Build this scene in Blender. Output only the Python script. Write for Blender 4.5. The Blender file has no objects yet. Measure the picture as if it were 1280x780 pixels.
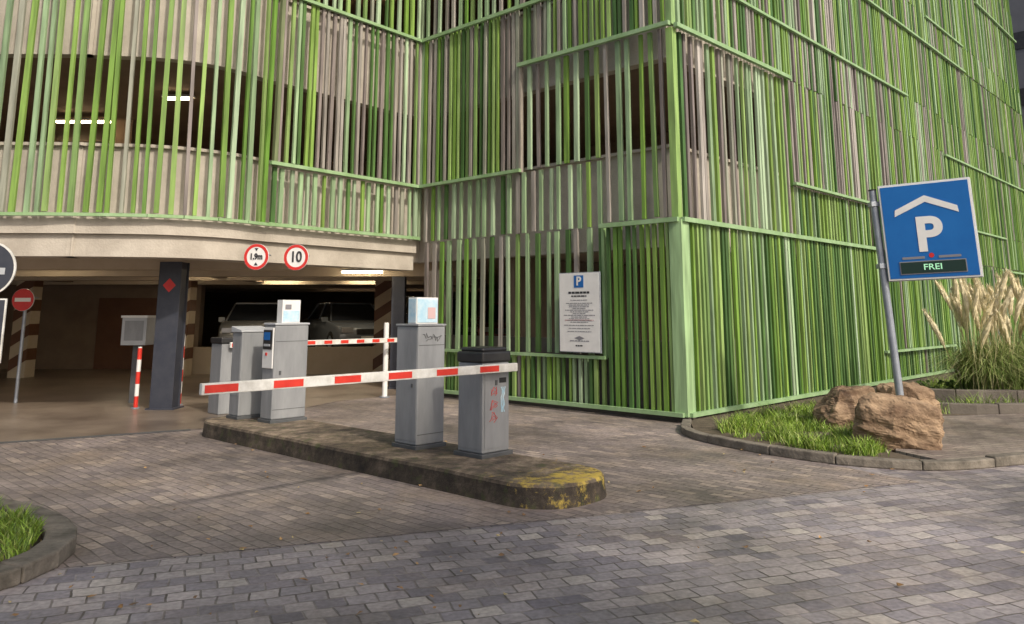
import bpy, math, random, bmesh
from mathutils import Vector, Matrix, noise
random.seed(7)
sc=bpy.context.scene
# ---------------------------------------------------------------- camera
cam=bpy.data.cameras.new("camera"); co=bpy.data.objects.new("camera",cam)
sc.collection.objects.link(co); sc.camera=co
co.location=(0,0,1.6); co.rotation_euler=(math.radians(100),0,0)
cam.sensor_width=36; cam.lens=28.2; cam.shift_y=-0.138; cam.clip_end=2000; cam.clip_start=.05
# ---------------------------------------------------------------- light
tosun=Vector((.46,-.66,.66)).normalized()
el=math.asin(tosun.z); az=math.atan2(tosun.x,tosun.y)
w=bpy.data.worlds.new("World"); sc.world=w; w.use_nodes=True
nt=w.node_tree; nt.nodes.clear()
sky=nt.nodes.new('ShaderNodeTexSky'); sky.sky_type='NISHITA'; sky.sun_disc=False
sky.sun_elevation=el; sky.sun_rotation=az; sky.air_density=1.0; sky.dust_density=5.0
bg=nt.nodes.new('ShaderNodeBackground'); bg.inputs[1].default_value=.145
wo=nt.nodes.new('ShaderNodeOutputWorld')
nt.links.new(sky.outputs[0],bg.inputs[0]); nt.links.new(bg.outputs[0],wo.inputs[0])
sl=bpy.data.lights.new("sun",'SUN'); sl.energy=3.0; sl.angle=math.radians(2.2); sl.color=(1,.91,.78)
so=bpy.data.objects.new("sun",sl); sc.collection.objects.link(so)
so.rotation_euler=(-tosun).to_track_quat('-Z','Y').to_euler()
sc.view_settings.view_transform='Standard'; sc.view_settings.look='None'; sc.view_settings.exposure=0

# ---------------------------------------------------------------- materials
def newmat(name):
    m=bpy.data.materials.new(name); m.use_nodes=True
    n=m.node_tree.nodes; l=m.node_tree.links
    return m,n,l,n['Principled BSDF']
def mat(name,c,rough=.6,c2=None,scale=4,bump=0,bscale=40,metal=0,stretch=None,spec=.5,emit=None,estr=0):
    m,n,l,p=newmat(name)
    p.inputs['Roughness'].default_value=rough; p.inputs['Metallic'].default_value=metal
    p.inputs['Specular IOR Level'].default_value=spec
    p.inputs['Base Color'].default_value=(*c,1)
    tc=n.new('ShaderNodeTexCoord'); mp=n.new('ShaderNodeMapping'); l.new(tc.outputs['Object'],mp.inputs[0])
    if stretch: mp.inputs['Scale'].default_value=stretch
    if c2:
        t=n.new('ShaderNodeTexNoise'); t.inputs['Scale'].default_value=scale; t.inputs['Detail'].default_value=7; t.inputs['Roughness'].default_value=.65
        l.new(mp.outputs[0],t.inputs[0])
        r=n.new('ShaderNodeValToRGB'); r.color_ramp.elements[0].position=.35; r.color_ramp.elements[1].position=.68
        r.color_ramp.elements[0].color=(*c,1); r.color_ramp.elements[1].color=(*c2,1)
        l.new(t.outputs[0],r.inputs[0]); l.new(r.outputs[0],p.inputs['Base Color'])
    if bump:
        t=n.new('ShaderNodeTexNoise'); t.inputs['Scale'].default_value=bscale; t.inputs['Detail'].default_value=6
        l.new(tc.outputs['Object'],t.inputs[0])
        b=n.new('ShaderNodeBump'); b.inputs['Strength'].default_value=bump; b.inputs['Distance'].default_value=.02
        l.new(t.outputs[0],b.inputs['Height']); l.new(b.outputs[0],p.inputs['Normal'])
    if emit:
        p.inputs['Emission Color'].default_value=(*emit,1); p.inputs['Emission Strength'].default_value=estr
    return m
def attrmat(name,rough=.45,amt=.45,stretch=(9,9,.8)):
    m,n,l,p=newmat(name)
    a=n.new('ShaderNodeAttribute'); a.attribute_name='Col'
    tc=n.new('ShaderNodeTexCoord'); mp=n.new('ShaderNodeMapping'); mp.inputs['Scale'].default_value=stretch
    l.new(tc.outputs['Object'],mp.inputs[0])
    t=n.new('ShaderNodeTexNoise'); t.inputs['Scale'].default_value=1.5; t.inputs['Detail'].default_value=6
    l.new(mp.outputs[0],t.inputs[0])
    mr=n.new('ShaderNodeMapRange'); mr.inputs[1].default_value=.3; mr.inputs[2].default_value=.7
    mr.inputs[3].default_value=1-amt; mr.inputs[4].default_value=1.1
    l.new(t.outputs[0],mr.inputs[0])
    mx=n.new('ShaderNodeVectorMath'); mx.operation='SCALE'
    l.new(a.outputs['Color'],mx.inputs[0]); l.new(mr.outputs[0],mx.inputs['Scale'])
    l.new(mx.outputs[0],p.inputs['Base Color']); p.inputs['Roughness'].default_value=rough
    return m
def paver(name,bw,rh,rot,cols,mortar=(.085,.073,.063),msize=.008,rough=.58,stain=.45,warp=.013,silt=.5):
    m,n,l,p=newmat(name)
    g=n.new('ShaderNodeNewGeometry')
    mp=n.new('ShaderNodeMapping'); mp.inputs['Rotation'].default_value=(0,0,rot)
    wn=n.new('ShaderNodeTexNoise'); wn.inputs['Scale'].default_value=1.6; wn.inputs['Detail'].default_value=5
    l.new(g.outputs['Position'],wn.inputs[0])
    ws=n.new('ShaderNodeVectorMath'); ws.operation='SCALE'; ws.inputs['Scale'].default_value=warp*8
    l.new(wn.outputs['Color'],ws.inputs[0])
    wa=n.new('ShaderNodeVectorMath'); wa.operation='ADD'
    l.new(g.outputs['Position'],wa.inputs[0]); l.new(ws.outputs[0],wa.inputs[1]); l.new(wa.outputs[0],mp.inputs[0])
    br=n.new('ShaderNodeTexBrick'); br.offset=.5
    br.inputs['Scale'].default_value=1; br.inputs['Brick Width'].default_value=bw; br.inputs['Row Height'].default_value=rh
    br.inputs['Mortar Size'].default_value=msize; br.inputs['Mortar Smooth'].default_value=.6; br.inputs['Bias'].default_value=0
    br.inputs['Color1'].default_value=(0,0,0,1); br.inputs['Color2'].default_value=(1,1,1,1); br.inputs['Mortar'].default_value=(.5,.5,.5,1)
    l.new(mp.outputs[0],br.inputs[0])
    r=n.new('ShaderNodeValToRGB'); e=r.color_ramp.elements
    e[0].color=(*cols[0],1); e[1].color=(*cols[-1],1)
    for i,c in enumerate(cols[1:-1]):
        x=e.new((i+1)/(len(cols)-1)); x.color=(*c,1)
    l.new(br.outputs['Color'],r.inputs[0])
    t=n.new('ShaderNodeTexNoise'); t.inputs['Scale'].default_value=.5; t.inputs['Detail'].default_value=8; t.inputs['Roughness'].default_value=.62
    l.new(g.outputs['Position'],t.inputs[0])
    mr=n.new('ShaderNodeMapRange'); mr.inputs[1].default_value=.38; mr.inputs[2].default_value=.62; mr.inputs[3].default_value=1-stain; mr.inputs[4].default_value=1.18
    l.new(t.outputs[0],mr.inputs[0])
    t2=n.new('ShaderNodeTexNoise'); t2.inputs['Scale'].default_value=28; t2.inputs['Detail'].default_value=5
    l.new(g.outputs['Position'],t2.inputs[0])
    mr2=n.new('ShaderNodeMapRange'); mr2.inputs[1].default_value=.3; mr2.inputs[2].default_value=.7; mr2.inputs[3].default_value=.75; mr2.inputs[4].default_value=1.2
    l.new(t2.outputs[0],mr2.inputs[0])
    mu=n.new('ShaderNodeMath'); mu.operation='MULTIPLY'; l.new(mr.outputs[0],mu.inputs[0]); l.new(mr2.outputs[0],mu.inputs[1])
    t5=n.new('ShaderNodeTexNoise'); t5.inputs['Scale'].default_value=3.5; t5.inputs['Detail'].default_value=6; l.new(g.outputs['Position'],t5.inputs[0])
    m5=n.new('ShaderNodeMapRange'); m5.inputs[1].default_value=.35; m5.inputs[2].default_value=.65; m5.inputs[3].default_value=.35; m5.inputs[4].default_value=1; l.new(t5.outputs[0],m5.inputs[0])
    fj=n.new('ShaderNodeMath'); fj.operation='MULTIPLY'; l.new(br.outputs['Fac'],fj.inputs[0]); l.new(m5.outputs[0],fj.inputs[1])
    mm=n.new('ShaderNodeMix'); mm.data_type='RGBA'; l.new(fj.outputs[0],mm.inputs[0]); l.new(r.outputs[0],mm.inputs[6]); mm.inputs[7].default_value=(*mortar,1)
    t4=n.new('ShaderNodeTexNoise'); t4.inputs['Scale'].default_value=.9; t4.inputs['Detail'].default_value=7; t4.inputs['Roughness'].default_value=.7
    l.new(wa.outputs[0],t4.inputs[0])
    m4=n.new('ShaderNodeMapRange'); m4.inputs[1].default_value=.5; m4.inputs[2].default_value=.68; m4.inputs[3].default_value=0; m4.inputs[4].default_value=silt; l.new(t4.outputs[0],m4.inputs[0])
    mt=n.new('ShaderNodeMix'); mt.data_type='RGBA'; l.new(m4.outputs[0],mt.inputs[0]); l.new(mm.outputs[2],mt.inputs[6]); mt.inputs[7].default_value=(.34,.265,.20,1)
    s1=n.new('ShaderNodeVectorMath'); s1.operation='SCALE'; l.new(mt.outputs[2],s1.inputs[0]); l.new(mu.outputs[0],s1.inputs['Scale'])
    l.new(s1.outputs[0],p.inputs['Base Color'])
    h=n.new('ShaderNodeMath'); h.operation='MULTIPLY_ADD'; h.inputs[1].default_value=-1
    l.new(fj.outputs[0],h.inputs[0])
    hs=n.new('ShaderNodeMath'); hs.operation='MULTIPLY'; hs.inputs[1].default_value=.4; l.new(t2.outputs[0],hs.inputs[0])
    l.new(hs.outputs[0],h.inputs[2])
    h2=n.new('ShaderNodeMath'); h2.operation='MULTIPLY_ADD'; h2.inputs[1].default_value=.35; l.new(br.outputs['Color'],h2.inputs[0]); l.new(h.outputs[0],h2.inputs[2])
    b=n.new('ShaderNodeBump'); b.inputs['Strength'].default_value=.8; b.inputs['Distance'].default_value=.008
    l.new(h2.outputs[0],b.inputs['Height']); l.new(b.outputs[0],p.inputs['Normal'])
    rr=n.new('ShaderNodeMapRange'); rr.inputs[3].default_value=rough-.18; rr.inputs[4].default_value=rough+.2
    l.new(t.outputs[0],rr.inputs[0]); l.new(rr.outputs[0],p.inputs['Roughness'])
    return m

M={}
M['slat']=attrmat('slat_paint',.5,.46)
M['rail']=mat('rail_paint',(.22,.36,.16),.5,(.33,.48,.27),3)
M['conc']=mat('pale_concrete',(.38,.34,.285),.8,(.53,.485,.415),1.6,.3,30)
M['concd']=mat('dark_and_shaded_concrete',(.10,.085,.072),.8,(.17,.15,.125),1.2,.3,30)  # dark concrete; also the shaded copy of the pale concrete behind dense slats
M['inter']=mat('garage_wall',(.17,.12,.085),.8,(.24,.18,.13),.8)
M['beige']=mat('beige_paint',(.44,.36,.26),.7,(.5,.42,.32),2)
M['brown']=mat('brown_paint',(.10,.04,.02),.6,(.13,.06,.03),2)
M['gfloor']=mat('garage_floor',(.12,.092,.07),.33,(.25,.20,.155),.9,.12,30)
M['anthr']=mat('anthracite_steel',(.03,.034,.05),.45,(.048,.052,.066),5)
M['cab']=mat('grey_cabinet_paint',(.21,.22,.23),.45,(.30,.31,.32),2.2,stretch=(2,2,.5))
M['cabd']=mat('dark_grey_trim',(.07,.075,.08),.5,(.1,.105,.11),6)
M['cabl']=mat('light_grey_paint',(.38,.40,.42),.42,(.46,.48,.5),3)
M['black']=mat('black_plastic',(.015,.015,.017),.45,(.03,.03,.03),6)
M['white']=mat('white_paint',(.72,.72,.70),.4,(.8,.8,.78),5)
M['whited']=mat('boom_white',(.52,.51,.47),.4,(.78,.78,.75),7)
M['red']=mat('red_reflective',(.55,.03,.02),.35,(.68,.05,.03),6)
M['signred']=mat('sign_red',(.55,.025,.025),.4,(.62,.04,.03),6)
M['blue']=mat('sign_blue',(.008,.12,.40),.3,(.012,.145,.45),2)
M['lblue']=mat('light_blue_print',(.35,.58,.72),.5,(.6,.72,.78),12)
M['pink']=mat('pink_print',(.6,.42,.42),.5)
M['text']=mat('dark_print',(.03,.03,.035),.5)
M['textg']=mat('grey_print',(.22,.22,.24),.5)
M['galv']=mat('galvanised_steel',(.26,.29,.34),.42,(.38,.42,.47),6,metal=.4)
M['dgreen']=mat('display_panel',(.012,.035,.028),.3)
M['ltext']=mat('display_text',(.4,.75,.5),.5,emit=(.35,.9,.5),estr=.35)
M['stone']=mat('kerb_stone',(.10,.088,.07),.8,(.25,.22,.18),5,.6,25)
M['soil']=mat('soil',(.07,.055,.035),.95,(.13,.10,.07),6,.8,20)
M['rock']=mat('sandstone',(.12,.072,.042),.9,(.42,.30,.19),2.6,1.0,9,stretch=(1,1,2.0))
M['lamp']=mat('lamp_tube',(1,1,1),.5,emit=(1,.82,.55),estr=40)
M['lampw']=mat('lamp_warm',(1,1,1),.5,emit=(1,.70,.38),estr=20)
M['glass']=mat('car_glass',(.03,.035,.045),.08)
M['tyre']=mat('tyre_rubber',(.015,.015,.015),.8)
M['chrome']=mat('headlamp',(.6,.62,.65),.12,metal=.6)
M['plate']=mat('number_plate',(.6,.6,.58),.4)
M['leafc']=attrmat('leaf',.5,.25,(3,3,3))
M['bark']=mat('bark',(.05,.038,.028),.9,(.11,.085,.065),5,.9,12,stretch=(3,3,.6))
M['towerm']=mat('tower_facade',(.09,.095,.11),.5,(.12,.125,.14),1)
M['pave_street']=paver('street_pavers',.172,.142,math.radians(-21),[(.17,.155,.178),(.27,.248,.262),(.38,.34,.33),(.215,.195,.215),(.44,.40,.365)],stain=.42,silt=.35)
M['pave_drive']=paver('driveway_pavers',.2,.105,math.radians(43.5),[(.18,.152,.15),(.285,.238,.218),(.225,.19,.182),(.38,.315,.27)],msize=.0075,stain=.5,silt=.6)
M['pave_walk']=paver('walk_pavers',.2,.1,math.radians(-21),[(.17,.14,.125),(.24,.2,.175),(.28,.24,.2)],stain=.4)

def island_mat():
    m,n,l,p=newmat('island_kerb')
    g=n.new('ShaderNodeNewGeometry')
    t=n.new('ShaderNodeTexNoise'); t.inputs['Scale'].default_value=3; t.inputs['Detail'].default_value=9; t.inputs['Roughness'].default_value=.75
    l.new(g.outputs['Position'],t.inputs[0])
    sp=n.new('ShaderNodeSeparateXYZ'); l.new(g.outputs['Normal'],sp.inputs[0])
    r=n.new('ShaderNodeValToRGB'); e=r.color_ramp.elements
    e[0].position=.36; e[0].color=(.035,.027,.021,1); e[1].position=.66; e[1].color=(.30,.235,.17,1)
    x=e.new(.5); x.color=(.115,.088,.062,1)
    l.new(t.outputs[0],r.inputs[0])
    d=n.new('ShaderNodeVectorMath'); d.operation='DOT_PRODUCT'; d.inputs[1].default_value=(.725,-.688,0); l.new(g.outputs['Position'],d.inputs[0])
    mr=n.new('ShaderNodeMapRange'); mr.inputs[1].default_value=-5.6; mr.inputs[2].default_value=-4.6; mr.inputs[3].default_value=0; mr.inputs[4].default_value=.27
    l.new(d.outputs['Value'],mr.inputs[0])
    t2=n.new('ShaderNodeTexNoise'); t2.inputs['Scale'].default_value=5.5; t2.inputs['Detail'].default_value=9; t2.inputs['Roughness'].default_value=.78
    l.new(g.outputs['Position'],t2.inputs[0])
    a=n.new('ShaderNodeMath'); a.operation='ADD'; l.new(t2.outputs[0],a.inputs[0]); l.new(mr.outputs[0],a.inputs[1])
    mz=n.new('ShaderNodeMapRange'); mz.inputs[3].default_value=-.13; mz.inputs[4].default_value=0; l.new(sp.outputs[2],mz.inputs[0])
    a2=n.new('ShaderNodeMath'); a2.operation='ADD'; l.new(a.outputs[0],a2.inputs[0]); l.new(mz.outputs[0],a2.inputs[1])
    st=n.new('ShaderNodeMapRange'); st.inputs[1].default_value=.68; st.inputs[2].default_value=.78; l.new(a2.outputs[0],st.inputs[0])
    sd=n.new('ShaderNodeMapRange'); sd.inputs[3].default_value=.30; sd.inputs[4].default_value=1.15; l.new(sp.outputs[2],sd.inputs[0])  # shade painted into the colour: side faces darker than the top
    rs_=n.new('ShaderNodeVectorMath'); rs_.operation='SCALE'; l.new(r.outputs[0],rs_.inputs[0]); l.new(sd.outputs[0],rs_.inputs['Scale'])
    mx=n.new('ShaderNodeMix'); mx.data_type='RGBA'; l.new(st.outputs[0],mx.inputs[0]); l.new(rs_.outputs[0],mx.inputs[6]); mx.inputs[7].default_value=(.42,.31,.06,1)
    t3=n.new('ShaderNodeTexNoise'); t3.inputs['Scale'].default_value=9; t3.inputs['Detail'].default_value=6; l.new(g.outputs['Position'],t3.inputs[0])
    s3=n.new('ShaderNodeMapRange'); s3.inputs[1].default_value=.56; s3.inputs[2].default_value=.68; s3.inputs[4].default_value=.6; l.new(t3.outputs[0],s3.inputs[0])
    mx2=n.new('ShaderNodeMix'); mx2.data_type='RGBA'; l.new(s3.outputs[0],mx2.inputs[0]); l.new(mx.outputs[2],mx2.inputs[6]); mx2.inputs[7].default_value=(.055,.07,.018,1)
    l.new(mx2.outputs[2],p.inputs['Base Color']); p.inputs['Roughness'].default_value=.75
    b=n.new('ShaderNodeBump'); b.inputs['Strength'].default_value=.8; b.inputs['Distance'].default_value=.025; l.new(t2.outputs[0],b.inputs['Height']); l.new(b.outputs[0],p.inputs['Normal'])
    return m
M['island']=island_mat()

# ---------------------------------------------------------------- mesh builder
class MB:
    def __init__(s): s.v=[];s.f=[];s.m=[];s.c=[];s.mats=[]
    def mi(s,k):
        if k not in s.mats: s.mats.append(k)
        return s.mats.index(k)
    def add(s,vs,fs,k,col=(1,1,1)):
        o=len(s.v); s.v+= [tuple(x) for x in vs]; i=s.mi(k)
        for f in fs: s.f.append([o+a for a in f]); s.m.append(i); s.c.append(col)
    def box(s,o,ax,ay,x0,x1,y0,y1,z0,z1,k,col=(1,1,1),sh=(0,0)):
        vs=[]
        for z in (z0,z1):
            dx=sh[0] if z==z1 else 0; dy=sh[1] if z==z1 else 0
            for (x,y) in ((x0,y0),(x1,y0),(x1,y1),(x0,y1)):
                x+=dx; y+=dy
                vs.append((o[0]+ax[0]*x+ay[0]*y,o[1]+ax[1]*x+ay[1]*y,z))
        cr=ax[0]*ay[1]-ax[1]*ay[0]
        fs=[(3,2,1,0),(4,5,6,7),(0,1,5,4),(1,2,6,5),(2,3,7,6),(3,0,4,7)]
        if cr<0: fs=[tuple(reversed(f)) for f in fs]
        s.add(vs,fs,k,col)
    def prism(s,poly,z0,z1,k,col=(1,1,1),bottom=True):
        n=len(poly); A=sum(poly[i][0]*poly[(i+1)%n][1]-poly[(i+1)%n][0]*poly[i][1] for i in range(n))
        if A<0: poly=poly[::-1]
        vs=[(p[0],p[1],z0) for p in poly]+[(p[0],p[1],z1) for p in poly]
        fs=[tuple(range(n,2*n))]+[(i,(i+1)%n,n+(i+1)%n,n+i) for i in range(n)]
        if bottom: fs.append(tuple(range(n-1,-1,-1)))
        s.add(vs,fs,k,col)
    def cyl(s,p0,p1,r0,k,r1=None,n=12,col=(1,1,1),cap=True):
        p0=Vector(p0);p1=Vector(p1); r1=r0 if r1 is None else r1
        d=(p1-p0).normalized(); a=d.orthogonal().normalized(); b=d.cross(a)
        vs=[]
        for p,r in ((p0,r0),(p1,r1)):
            for i in range(n):
                t=2*math.pi*i/n; vs.append(p+a*math.cos(t)*r+b*math.sin(t)*r)
        fs=[(i,(i+1)%n,n+(i+1)%n,n+i) for i in range(n)]
        if cap: fs+=[tuple(range(n-1,-1,-1)),tuple(range(n,2*n))]
        s.add(vs,fs,k,col)
    def done(s,name,parent=None,bevel=0,smooth=False,loc=None):
        me=bpy.data.meshes.new(name); me.from_pydata(s.v,[],s.f)
        for k in s.mats: me.materials.append(M[k])
        me.polygons.foreach_set('material_index',s.m)
        at=me.color_attributes.new('Col','FLOAT_COLOR','CORNER'); arr=[]
        for p,c in zip(me.polygons,s.c): arr+= [c[0],c[1],c[2],1]*p.loop_total
        at.data.foreach_set('color',arr)
        if smooth: me.polygons.foreach_set('use_smooth',[True]*len(me.polygons))
        me.update()
        o=bpy.data.objects.new(name,me); sc.collection.objects.link(o)
        if parent: o.parent=parent
        if bevel:
            b=o.modifiers.new('bevel','BEVEL'); b.width=bevel; b.segments=2; b.limit_method='ANGLE'; b.angle_limit=math.radians(40)
        return o
def empty(name,loc=(0,0,0),rot=(0,0,0)):
    e=bpy.data.objects.new(name,None); sc.collection.objects.link(e); e.location=loc; e.rotation_euler=rot; e.empty_display_size=.3
    return e
def text(body,size,k,parent,loc,rot,name='lettering',ext=.002,bold=0,sx=1,align='CENTER'):
    c=bpy.data.curves.new(name,'FONT'); c.body=body; c.size=size; c.extrude=ext; c.offset=bold; c.align_x=align; c.align_y='CENTER'
    c.materials.append(M[k]); o=bpy.data.objects.new(name,c); sc.collection.objects.link(o)
    o.parent=parent; o.location=loc; o.rotation_euler=rot; o.scale=(sx,1,1)
    return o

# ---------------------------------------------------------------- geometry frame of the place
A=Vector((2.55,12.31)); L=Vector((-.725,.688)).normalized(); R=Vector((.69,.724)).normalized()
U=-L; N=Vector((.688,.725)).normalized()
B=A+L*6.18; C=Vector((-4.2,13.8)); E=A+R*25
def UN(u,n): return (U.x*u+N.x*n, U.y*u+N.y*n)
curve_pts=[C,Vector((-4.5,13.3)),Vector((-4.95,12.85)),Vector((-5.6,12.5)),Vector((-6.6,12.33)),Vector((-7.9,12.25)),Vector((-17,12.2))]
def smooth_path(pts,k=6):
    out=[]
    P=[pts[0]+(pts[0]-pts[1])]+pts+[pts[-1]+(pts[-1]-pts[-2])]
    for i in range(1,len(P)-2):
        for j in range(k):
            t=j/k; a,b,c,d=P[i-1],P[i],P[i+1],P[i+2]
            out.append(.5*((2*b)+(c-a)*t+(2*a-5*b+4*c-d)*t*t+(-a+3*b-3*c+d)*t**3))
    out.append(pts[-1]); return out
CUR=smooth_path(curve_pts)
def path_at(P,s):
    for i in range(len(P)-1):
        d=(P[i+1]-P[i]); l=d.length
        if s<=l or i==len(P)-2: return P[i]+d/l*s, d/l
        s-=l
def plen(P): return sum((P[i+1]-P[i]).length for i in range(len(P)-1))
def outn(d): return Vector((-d.y,d.x))

GR=[(.19,.34,.055),(.25,.41,.085),(.14,.28,.045),(.30,.45,.14),(.22,.36,.11)]
MINT=[(.35,.50,.28),(.42,.56,.36),(.30,.44,.24)]
DK=[(.07,.16,.04),(.10,.205,.055)]
TP=[(.33,.30,.27),(.41,.38,.34),(.25,.215,.20),(.46,.43,.39),(.32,.33,.26)]
def pick(wts):
    r=random.random()*sum(wts)
    for pal,wt in zip((GR,MINT,DK,TP),wts):
        if r<wt:
            c=random.choice(pal); k=random.uniform(.8,1.12); return (c[0]*k,c[1]*k,c[2]*k)
        r-=wt
    return GR[0]
def slats(mb,P,s0,s1,z0,z1,pitch,w,wts,off=0,dep=.05,breaks=(),pb=.0,jit=.35,skip=0,lean=.016):
    s=s0+pitch*.4
    while s<s1-w*.4:
        ss=s+random.uniform(-jit,jit)*pitch*.5
        if random.random()>=skip:
            p,d=path_at(P,ss); n=outn(d)
            zs=[z0]+[b for b in breaks if z0<b<z1 and random.random()<pb]+[z1]
            for a,b in zip(zs[:-1],zs[1:]):
                ww=w*random.uniform(.7,1.2); o=off+random.uniform(-.015,.015)
                k=(random.uniform(-1,1)*lean*(b-a)/3,0)
                mb.box(p,d,n,-ww/2,ww/2,o,o+dep,a+random.uniform(0,.025),b-random.uniform(0,.02),'slat',pick(wts),sh=k)
        s+=pitch
def rail(mb,P,s0,s1,z,h=.055,off=.05,dep=.07):
    n=max(1,int((s1-s0)/.5)) if len(P)>2 else 1
    for i in range(n):
        a,b=s0+(s1-s0)*i/n,s0+(s1-s0)*(i+1)/n
        p,d=path_at(P,a+1e-4); q,_=path_at(P,b-1e-4)
        dd=(q-p); l=dd.length; dd/=l; nn=outn(dd)
        mb.box(p,dd,nn,-.004,l+.004,off,off+dep,z-h/2,z+h/2,'rail')

garage=empty('parking_garage')
RA=[E,A]; LR=25.0
AB=[A,B]; BC=[B,C]; LBC=(C-B).length; LCU=plen(CUR)
def sr(a,b): return (LR-b,LR-a)
mb=MB()
Zt=16.5
dense=(5.0,1.4,2.2,1.7)
upper=(4.8,1.6,2.6,2.6)
slats(mb,RA,*sr(0.03,8.2),.12,3.0,.128,.062,(6,1.6,2.6,.25),off=.09)
slats(mb,RA,*sr(8.2,12.8),.12,3.0,.125,.062,(6,1.2,2.6,.4),off=.03,breaks=(.75,),pb=.5)
slats(mb,RA,*sr(12.8,25),.3,3.0,.13,.066,(6,1.2,2.6,.4),off=.03,breaks=(.75,2.9),pb=.3)
slats(mb,RA,*sr(0.02,4.05),3.05,6.1,.17,.070,(2.4,2.6,1.0,3.4),off=-.02)
slats(mb,RA,*sr(4.08,8.1),3.05,4.0,.15,.066,(4,2,2,1),off=-.02)
slats(mb,RA,*sr(4.08,11.0),4.03,7.15,.122,.062,(3.4,1.2,1.6,3.4),off=.04,breaks=(6.1,),pb=.5)
slats(mb,RA,*sr(8.1,16.5),3.0,4.03,.125,.064,upper,off=.02)
slats(mb,RA,*sr(11.05,14),4.03,9.1,.12,.064,dense,off=.03,breaks=(6.1,7.15),pb=.45)
slats(mb,RA,*sr(14,25),3.0,6.0,.125,.064,dense,off=.05,breaks=(4.03,),pb=.4)
slats(mb,RA,*sr(14,25),6.03,9.1,.125,.064,dense,off=.02,breaks=(7.1,),pb=.4)
slats(mb,RA,*sr(0.02,4.05),6.15,7.15,.118,.064,(4,1.6,2,2.6),off=.05)
slats(mb,RA,*sr(0.02,11.05),7.18,Zt,.12,.064,(4.4,1.3,1.8,3.2),off=.03,breaks=(9.1,10,12.2,13.2),pb=.5)
slats(mb,RA,*sr(11.05,17),9.12,Zt,.12,.064,dense,off=.05,breaks=(10,12.2,13.2),pb=.5)
slats(mb,RA,*sr(17,25),9.12,Zt,.125,.064,dense,off=.03,breaks=(10,12.2,13.2),pb=.5)
for a,b,z,h in [(-.12,8.1,2.99,.07),(-.05,4.05,6.12,.07),(4.0,8.2,4.02,.05),(1.3,11.1,7.16,.05),(8.4,17,9.1,.05),(13.3,17,9.95,.05),(14,25,6.0,.05),(8,13.1,.74,.05),(16.5,20,4.0,.05),(19.3,25,12.1,.05),(19.5,25,2.9,.05),(-.1,12.8,.12,.06),(12.8,25,.3,.05),(4,15,12.2,.05)]:
    rail(mb,RA,*sr(a,b),z,h,off=.14 if z<3.05 else .09)
mb.box(A,R,L,-.16,.06,-.16,.06,.095,2.99,'slat',(.36,.54,.27))
mb.box(A,R,L,-.06,.06,-.06,.06,3.03,6.1,'slat',(.30,.47,.14))
mb.box(A,R,L,-.06,.05,-.06,.05,6.15,Zt,'slat',(.30,.46,.18))
mb.box(A,R,L,4.06,4.11,-.06,0,3.98,6.14,'slat',(.16,.33,.07))
slats(mb,AB,.05,1.33,.12,3.0,.125,.064,(6,1.4,3,.2),off=.09)
slats(mb,AB,1.40,6.05,.90,3.0,.23,.085,(1.8,4,.7,2.6),off=0,breaks=(),lean=.03)
slats(mb,AB,1.40,3.2,3.0,4.13,.21,.078,(2.0,4,.6,2.6),off=0)
slats(mb,AB,3.25,6.15,3.0,4.13,.215,.08,(2.6,4,.7,1.6),off=0)
slats(mb,AB,1.38,6.1,.12,.86,.115,.062,(6,1.2,3,.3),off=.05)
slats(mb,AB,.08,1.4,3.05,6.12,.215,.08,(2.6,4,.8,1.8),off=0,lean=.03)
slats(mb,AB,1.42,3.2,4.15,6.12,.215,.08,(2.6,4,.8,1.8),off=0,lean=.03)
slats(mb,AB,3.24,6.15,4.18,7.28,.125,.062,(4.0,.8,2.2,3.0),off=.04)
slats(mb,AB,.05,3.2,6.18,7.28,.12,.062,(4.2,1.0,2.2,2.2),off=.05)
slats(mb,AB,.05,2.5,7.3,Zt,.12,.062,(4.2,1.0,2.4,2.0),off=.05,breaks=(9.2,10.3,12.3),pb=.4)
slats(mb,AB,2.5,6.15,7.3,9.2,.20,.075,(2.4,4,1.0,1.2),off=0)
slats(mb,AB,2.5,6.15,9.25,Zt,.12,.066,(4.2,1,2.6,2.6),off=.03)
for a,b,z,h in [(-.12,1.36,2.99,.07),(-.05,3.24,6.15,.07),(3.2,6.18,4.15,.06),(2.4,6.18,7.29,.07),(1.33,5.2,.88,.05),(-.1,6.1,.12,.06)]:
    rail(mb,AB,a,b,z,h,off=.14 if z==2.99 or z==.12 else .09)
mb.box(A,L,outn(L),3.2,3.25,.02,.10,4.12,6.2,'slat',(.38,.34,.29))
mb.box(A,L,outn(L),1.33,1.38,.02,.12,.88,2.97,'slat',(.30,.48,.21))
slats(mb,BC,.05,LBC-.02,4.18,7.28,.135,.060,(2.4,.9,2.4,4.4),off=.04)
slats(mb,BC,.05,LBC,3.12,4.1,.18,.072,(2.0,5,.6,1.0),off=0)
slats(mb,BC,.05,LBC,7.32,9.3,.19,.075,(2.4,4,1.2,.8),off=0)
slats(mb,BC,.05,LBC,9.35,Zt,.13,.066,(2.2,.9,2.8,4.2),off=.04)
rail(mb,BC,0.05,LBC+.1,4.15,.06,off=.09); rail(mb,BC,.05,LBC+.05,7.29,.06,off=.09); rail(mb,BC,0.05,LBC+.05,3.09,.06,off=.02)
mb.box(B,(C-B).normalized(),outn((C-B).normalized()),-.02,.05,-.02,.05,3.05,Zt,'slat',(.33,.43,.26))
mb.box(C,(C-B).normalized(),outn((C-B).normalized()),-.05,.02,.02,.10,4.1,Zt,'slat',(.2,.24,.12))
slats(mb,CUR,.05,LCU,3.1,Zt,.18,.074,(4.2,5.0,1.0,.5),off=0,lean=.04,jit=.6)
rail(mb,CUR,-.0,LCU,3.08,.05,off=.02)
mb.done('facade_slats',garage)

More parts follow.
